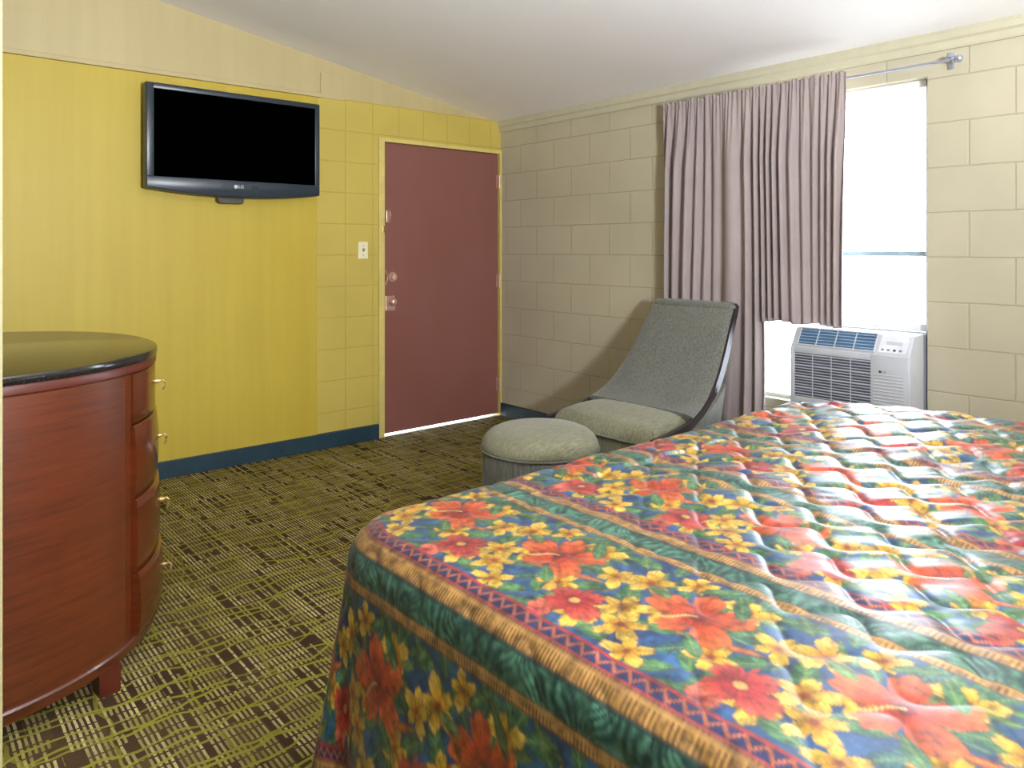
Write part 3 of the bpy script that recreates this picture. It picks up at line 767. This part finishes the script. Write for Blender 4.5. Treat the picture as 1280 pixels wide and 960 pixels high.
def leaf(cu, ct, rot, L, W, c1=(40, 92, 62), c2=(96, 142, 92)):
    p, q = motif(FU+cu, ct); cr, sr = math.cos(rot), math.sin(rot); X = p*cr+q*sr; Y = -p*sr+q*cr
    f = np.clip(X/L, -1, 1); w = W*(1-f*f)**.8*(1-.25*f)
    e = np.abs(Y)-w; inside = sm(np.where(np.abs(X) < L, e, 1))
    put_n(inside, c1, c2, .5+.5*np.sin(X*420-np.abs(Y)*520)*.5+(n2-.5)*1.2)
    put(sm(np.where(np.abs(X) < L, np.abs(Y)-.0011, 1))*.8, sL((150, 170, 90)))
    put(sm(np.where(np.abs(X) < L, np.abs(e)-.0009, 1))*.6, sL((20, 50, 52)))
def flower(cu, ct, rot, R, n, sharp, inner, mid_, edge, core, lo=.42, st=False, sq=1.):
    p, q = motif(FU+cu, ct); r = np.hypot(p*sq, q); th = np.arctan2(q, p*sq)-rot
    pet = np.abs(np.cos(n/2.*th))**sharp
    lobe = np.floor(th*n/(2*PI)+.5)
    Rr = R*(lo+(1-lo)*pet)*(1+.10*np.sin(th*17+3)*.5+.14*np.sin(lobe*2.4+cu*40)); rel = r/np.maximum(1e-6, Rr)
    ins = sm(r-Rr)
    g = np.clip(r/R, 0, 1)
    vein = .5+.5*np.sin(th*n*5+np.sin(th*n)*2)
    c = np.where((g < .5)[..., None], sL(inner)+(sL(mid_)-sL(inner))*np.clip(g/.5, 0, 1)[..., None], sL(mid_)+(sL(edge)-sL(mid_))*np.clip((g-.5)/.5, 0, 1)[..., None])
    c = c*(.80+.28*vein+.35*(n2-.5))[..., None]
    put(ins, c)
    sepn = np.abs(np.sin(n/2.*th)); 
    gap = sm(np.abs(wrap(th+PI/n, 2*PI/n))*r-.0014)*ins*(r > R*.12)
    put(gap*.65, sL(inner)*.6)
    put(sm(np.abs(r-Rr)-.0011)*.6, sL((130, 50, 34)))
    put(sm(r-R*.15), sL(core))
    if st:
        ca, sa = math.cos(rot+.5), math.sin(rot+.5); X = p*ca+q*sa; Y = -p*sa+q*ca
        put(sm(np.where((X > 0) & (X < R*.75), np.abs(Y-.004*np.sin(X*90))-.0018, 1)), sL((250, 226, 150)))
        put(sm(np.hypot(X-R*.75, Y-.003)-.006), sL((250, 205, 90)))
Y1, Y2, Y3 = (214, 150, 50), (238, 190, 70), (250, 214, 110)
O1, O2, O3 = (150, 40, 40), (222, 92, 52), (236, 124, 70)
R1, R2, R3 = (120, 26, 44), (196, 60, 56), (220, 104, 84)
# leaf beds
for (cu_, ct_, ro, L, W) in ((.05, .09, .6, .05, .018), (.10, .24, 2.2, .055, .02), (.20, .04, 1.2, .05, .018), (.26, .21, .3, .05, .019), (.15, .13, 2.7, .06, .02),
                             (.28, .10, 1.8, .045, .016), (.03, .20, 1.5, .045, .016), (.22, .27, 2.5, .05, .018), (.08, .0, .2, .05, .017), (.29, .29, .9, .04, .015), (.02, .30, 2.4, .045, .015),(.18,.20,.9,.045,.017)):
    leaf(cu_, ct_, ro, L, W)
rl = random.Random(11)
for _ in range(22):
    leaf(rl.uniform(.0, .31), rl.uniform(0, TP), rl.uniform(0, 3.1), rl.uniform(.028, .046), rl.uniform(.010, .016), *rl.choice([((34, 84, 66), (84, 128, 92)), ((56, 100, 60), (120, 150, 92)), ((30, 72, 84), (70, 118, 110))]))
# orange ribbon
for ct_ in (.10, .255):
    leaf(.17, ct_, 1.25, .07, .008, (190, 70, 46), (228, 120, 60))
# yellow clusters
for (cu_, ct_, ro, R_) in ((.235, .075, .3, .040), (.155, .055, 1.1, .038), (.085, .135, .2, .040), (.26, .145, .9, .036), (.055, .275, 1.7, .036), (.205, .245, 2.2, .036), (.285, .02, .1, .032), (.115, .19, .7, .034),(.035,.075,.4,.03),(.19,.11,.4,.036)):
    flower(cu_, ct_, ro, R_*1.18, 5, .95, (176, 96, 36), Y2, Y3, (150, 70, 34), .42)
# red half-open blooms, then the big hibiscus
flower(.235, .175, .5, .062, 4, .6, R1, R2, R3, (250, 190, 110), .55, False, 1.1)
flower(.30, .195, .2, .026, 3, .9, R1, R3, (236, 140, 110), R1, .5)
flower(.125, .01, .35, .086, 5, .50, O1, O2, O3, (120, 26, 30), .30, True)
leaf(.03, .035, .9, .035, .012); leaf(.05, .29, 2.5, .04, .013); leaf(.20, -.03, 2.3, .035, .013); leaf(.10, .105, 1.9, .03, .011, (70, 110, 70), (130, 160, 96))
# borders
inb = u < BW
def bandmask(a0, a1): return sm(a0-u, .002)*sm(u-a1, .002)*inb
wv = t*1.0
put(bandmask(0, .034), sL((44, 48, 92)))
zig = np.abs(np.mod(wv, .030)/.030*2-1)*.016+.009
put(bandmask(.005, .031)*sm(np.abs(u-zig)-.0032), sL((196, 112, 70)))
put(bandmask(.0, .007), sL((178, 62, 60))); put(bandmask(.029, .034), sL((184, 74, 58)))
tick = .5+.5*np.sin(wv*2*PI/.0075)
for a0, a1 in ((.034, .067), (.116, .140)):
    put_n(bandmask(a0, a1), (126, 84, 48), (214, 168, 100), tick*1.1+(n2-.5)*.8)
    put(bandmask(a0, a0+.0035), sL((104, 62, 40))); put(bandmask(a0+.0035, a0+.008), sL((206, 160, 96))); put(bandmask(a1-.003, a1), sL((110, 70, 44)))
st1 = np.sin((wv*1.0+ (u-.09)*(.9*np.sin(wv*2*PI/.23)+.8*np.sin(wv*2*PI/.09+1)))*2*PI/.019 + 9*fbm(s*13, t*13, 3))
put_n(bandmask(.067, .116), (20, 66, 62), (98, 150, 122), .42+.42*st1*(.3+1.1*n1)+(n2-.5)*.9+(n3-.5)*.6)
put(bandmask(.067, .0705), sL((26, 58, 66)))
n4 = fbm(s*55+2, t*55, 3)
colr *= (.44+.5*(n2-.5)+.45*(n4-.5)+.25*(n1-.5))[..., None]
grey = colr.mean(-1, keepdims=True); colr += (grey-colr)*-.06
put(sm(stitched-.0009, .0014)*(.25+.4*mid), sL((24, 44, 60)))
colr[...] = np.clip(colr, 0, 1)

ni, nj = s.shape
co = np.stack([x, y, z], -1).reshape(-1, 3).astype(np.float32)
idx = np.arange(ni*nj).reshape(ni, nj)
quads = np.stack([idx[:-1, :-1], idx[1:, :-1], idx[1:, 1:], idx[:-1, 1:]], -1).reshape(-1, 4)
me = bpy.data.meshes.new('bedspread')
me.vertices.add(len(co)); me.vertices.foreach_set('co', co.ravel())
me.loops.add(quads.size); me.loops.foreach_set('vertex_index', quads.ravel().astype(np.int32))
me.polygons.add(len(quads)); me.polygons.foreach_set('loop_start', np.arange(0, quads.size, 4, dtype=np.int32))
me.polygons.foreach_set('use_smooth', np.ones(len(quads), dtype=bool))
me.update(calc_edges=True); me.validate()
at = me.color_attributes.new('print', 'FLOAT_COLOR', 'POINT')
at.data.foreach_set('color', np.concatenate([colr.reshape(-1, 3), np.ones((ni*nj, 1))], 1).astype(np.float32).ravel())
N = Nodes('printed_quilt_cotton', .42, .5)
an = N.n('ShaderNodeAttribute', attribute_name='print'); N.color(an.outputs['Color'])
N.b.inputs['Sheen Weight'].default_value = .08; N.b.inputs['Sheen Roughness'].default_value = .4
N.bump(N.noise(N.coord(), 420., 2.), .08, .001)
me.materials.append(N.m)
bs = bpy.data.objects.new('bedspread', me); COL.objects.link(bs)
tag(bs, 'quilted bedspread with bright hibiscus print and green border stripes spread over the bed', 'bedspread')

# ------------------------------------------------------------------ light: overcast sky through window and door, added fill lights behind the camera
w = bpy.data.worlds.new('sky'); SC.world = w; w.use_nodes = True
bg = w.node_tree.nodes['Background']; bg.inputs[0].default_value = (.84, .92, 1.0, 1); bg.inputs[1].default_value = 27.0
def lamp(name, kind, loc, energy, col, **kw):
    l = bpy.data.lights.new(name, kind); l.energy = energy; l.color = col
    for k, v in kw.items(): setattr(l, k, v)
    o = bpy.data.objects.new(name, l); COL.objects.link(o); o.location = loc; return o
po = lamp('window_portal', 'AREA', (.21, (WY0+WY1)/2, (WZ0+WZ1)/2), 1, (1, 1, 1), shape='RECTANGLE', size=1.6, size_y=.84)
po.rotation_euler = (0, PI/2, 0); po.data.cycles.is_portal = True
lamp('added_fill_rear', 'POINT', (-3.15, -5.7, 1.12), 68, (1., .95, .90), shadow_soft_size=.28)  # added fill from behind the camera
lamp('added_fill_alcove', 'POINT', (-4.5, -5.3, 2.1), 14, (1., .93, .84), shadow_soft_size=.2)  # weak unseen fill added in the alcove
lamp('added_fill_window_side', 'POINT', (-.55, -5.7, 1.1), 12, (1., .95, .90), shadow_soft_size=.22)  # small added fill on the window side, out of view
for nm, lc, dr_, e in (('added_ceiling_fill', (-2.7, -5.3, 1.5), (-.1, .66, .80), 110), ('added_ceiling_fill_rear', (-2.85, -5.75, 1.6), (.0, .62, .78), 250)):  # added disks aimed up and forward to brighten the ceiling, no fixtures
    up = lamp(nm, 'AREA', lc, e, (.90, .94, 1.), shape='DISK', size=.5)
    up.rotation_euler = Vector(dr_).to_track_quat('-Z', 'Y').to_euler()

# ------------------------------------------------------------------ camera
cd = bpy.data.cameras.new('camera'); cam = bpy.data.objects.new('camera', cd); COL.objects.link(cam)
cd.sensor_width = 36.; cd.lens = 934/1280*36; cd.shift_y = -(480-312)/1280; cd.clip_start = .02
cam.location = (-3.66, -4.41, 1.27); cam.rotation_euler = (PI/2, 0, -math.atan2(934, 1091))
SC.camera = cam
vs = SC.view_settings
vs.view_transform = 'Standard'; vs.look = 'None'; vs.gamma = 1.; vs.exposure = 0.; vs.use_curve_mapping = False
SC.cycles.max_bounces = 10; SC.cycles.diffuse_bounces = 6; SC.cycles.sample_clamp_indirect = 6.
SC.cycles.use_denoising = True
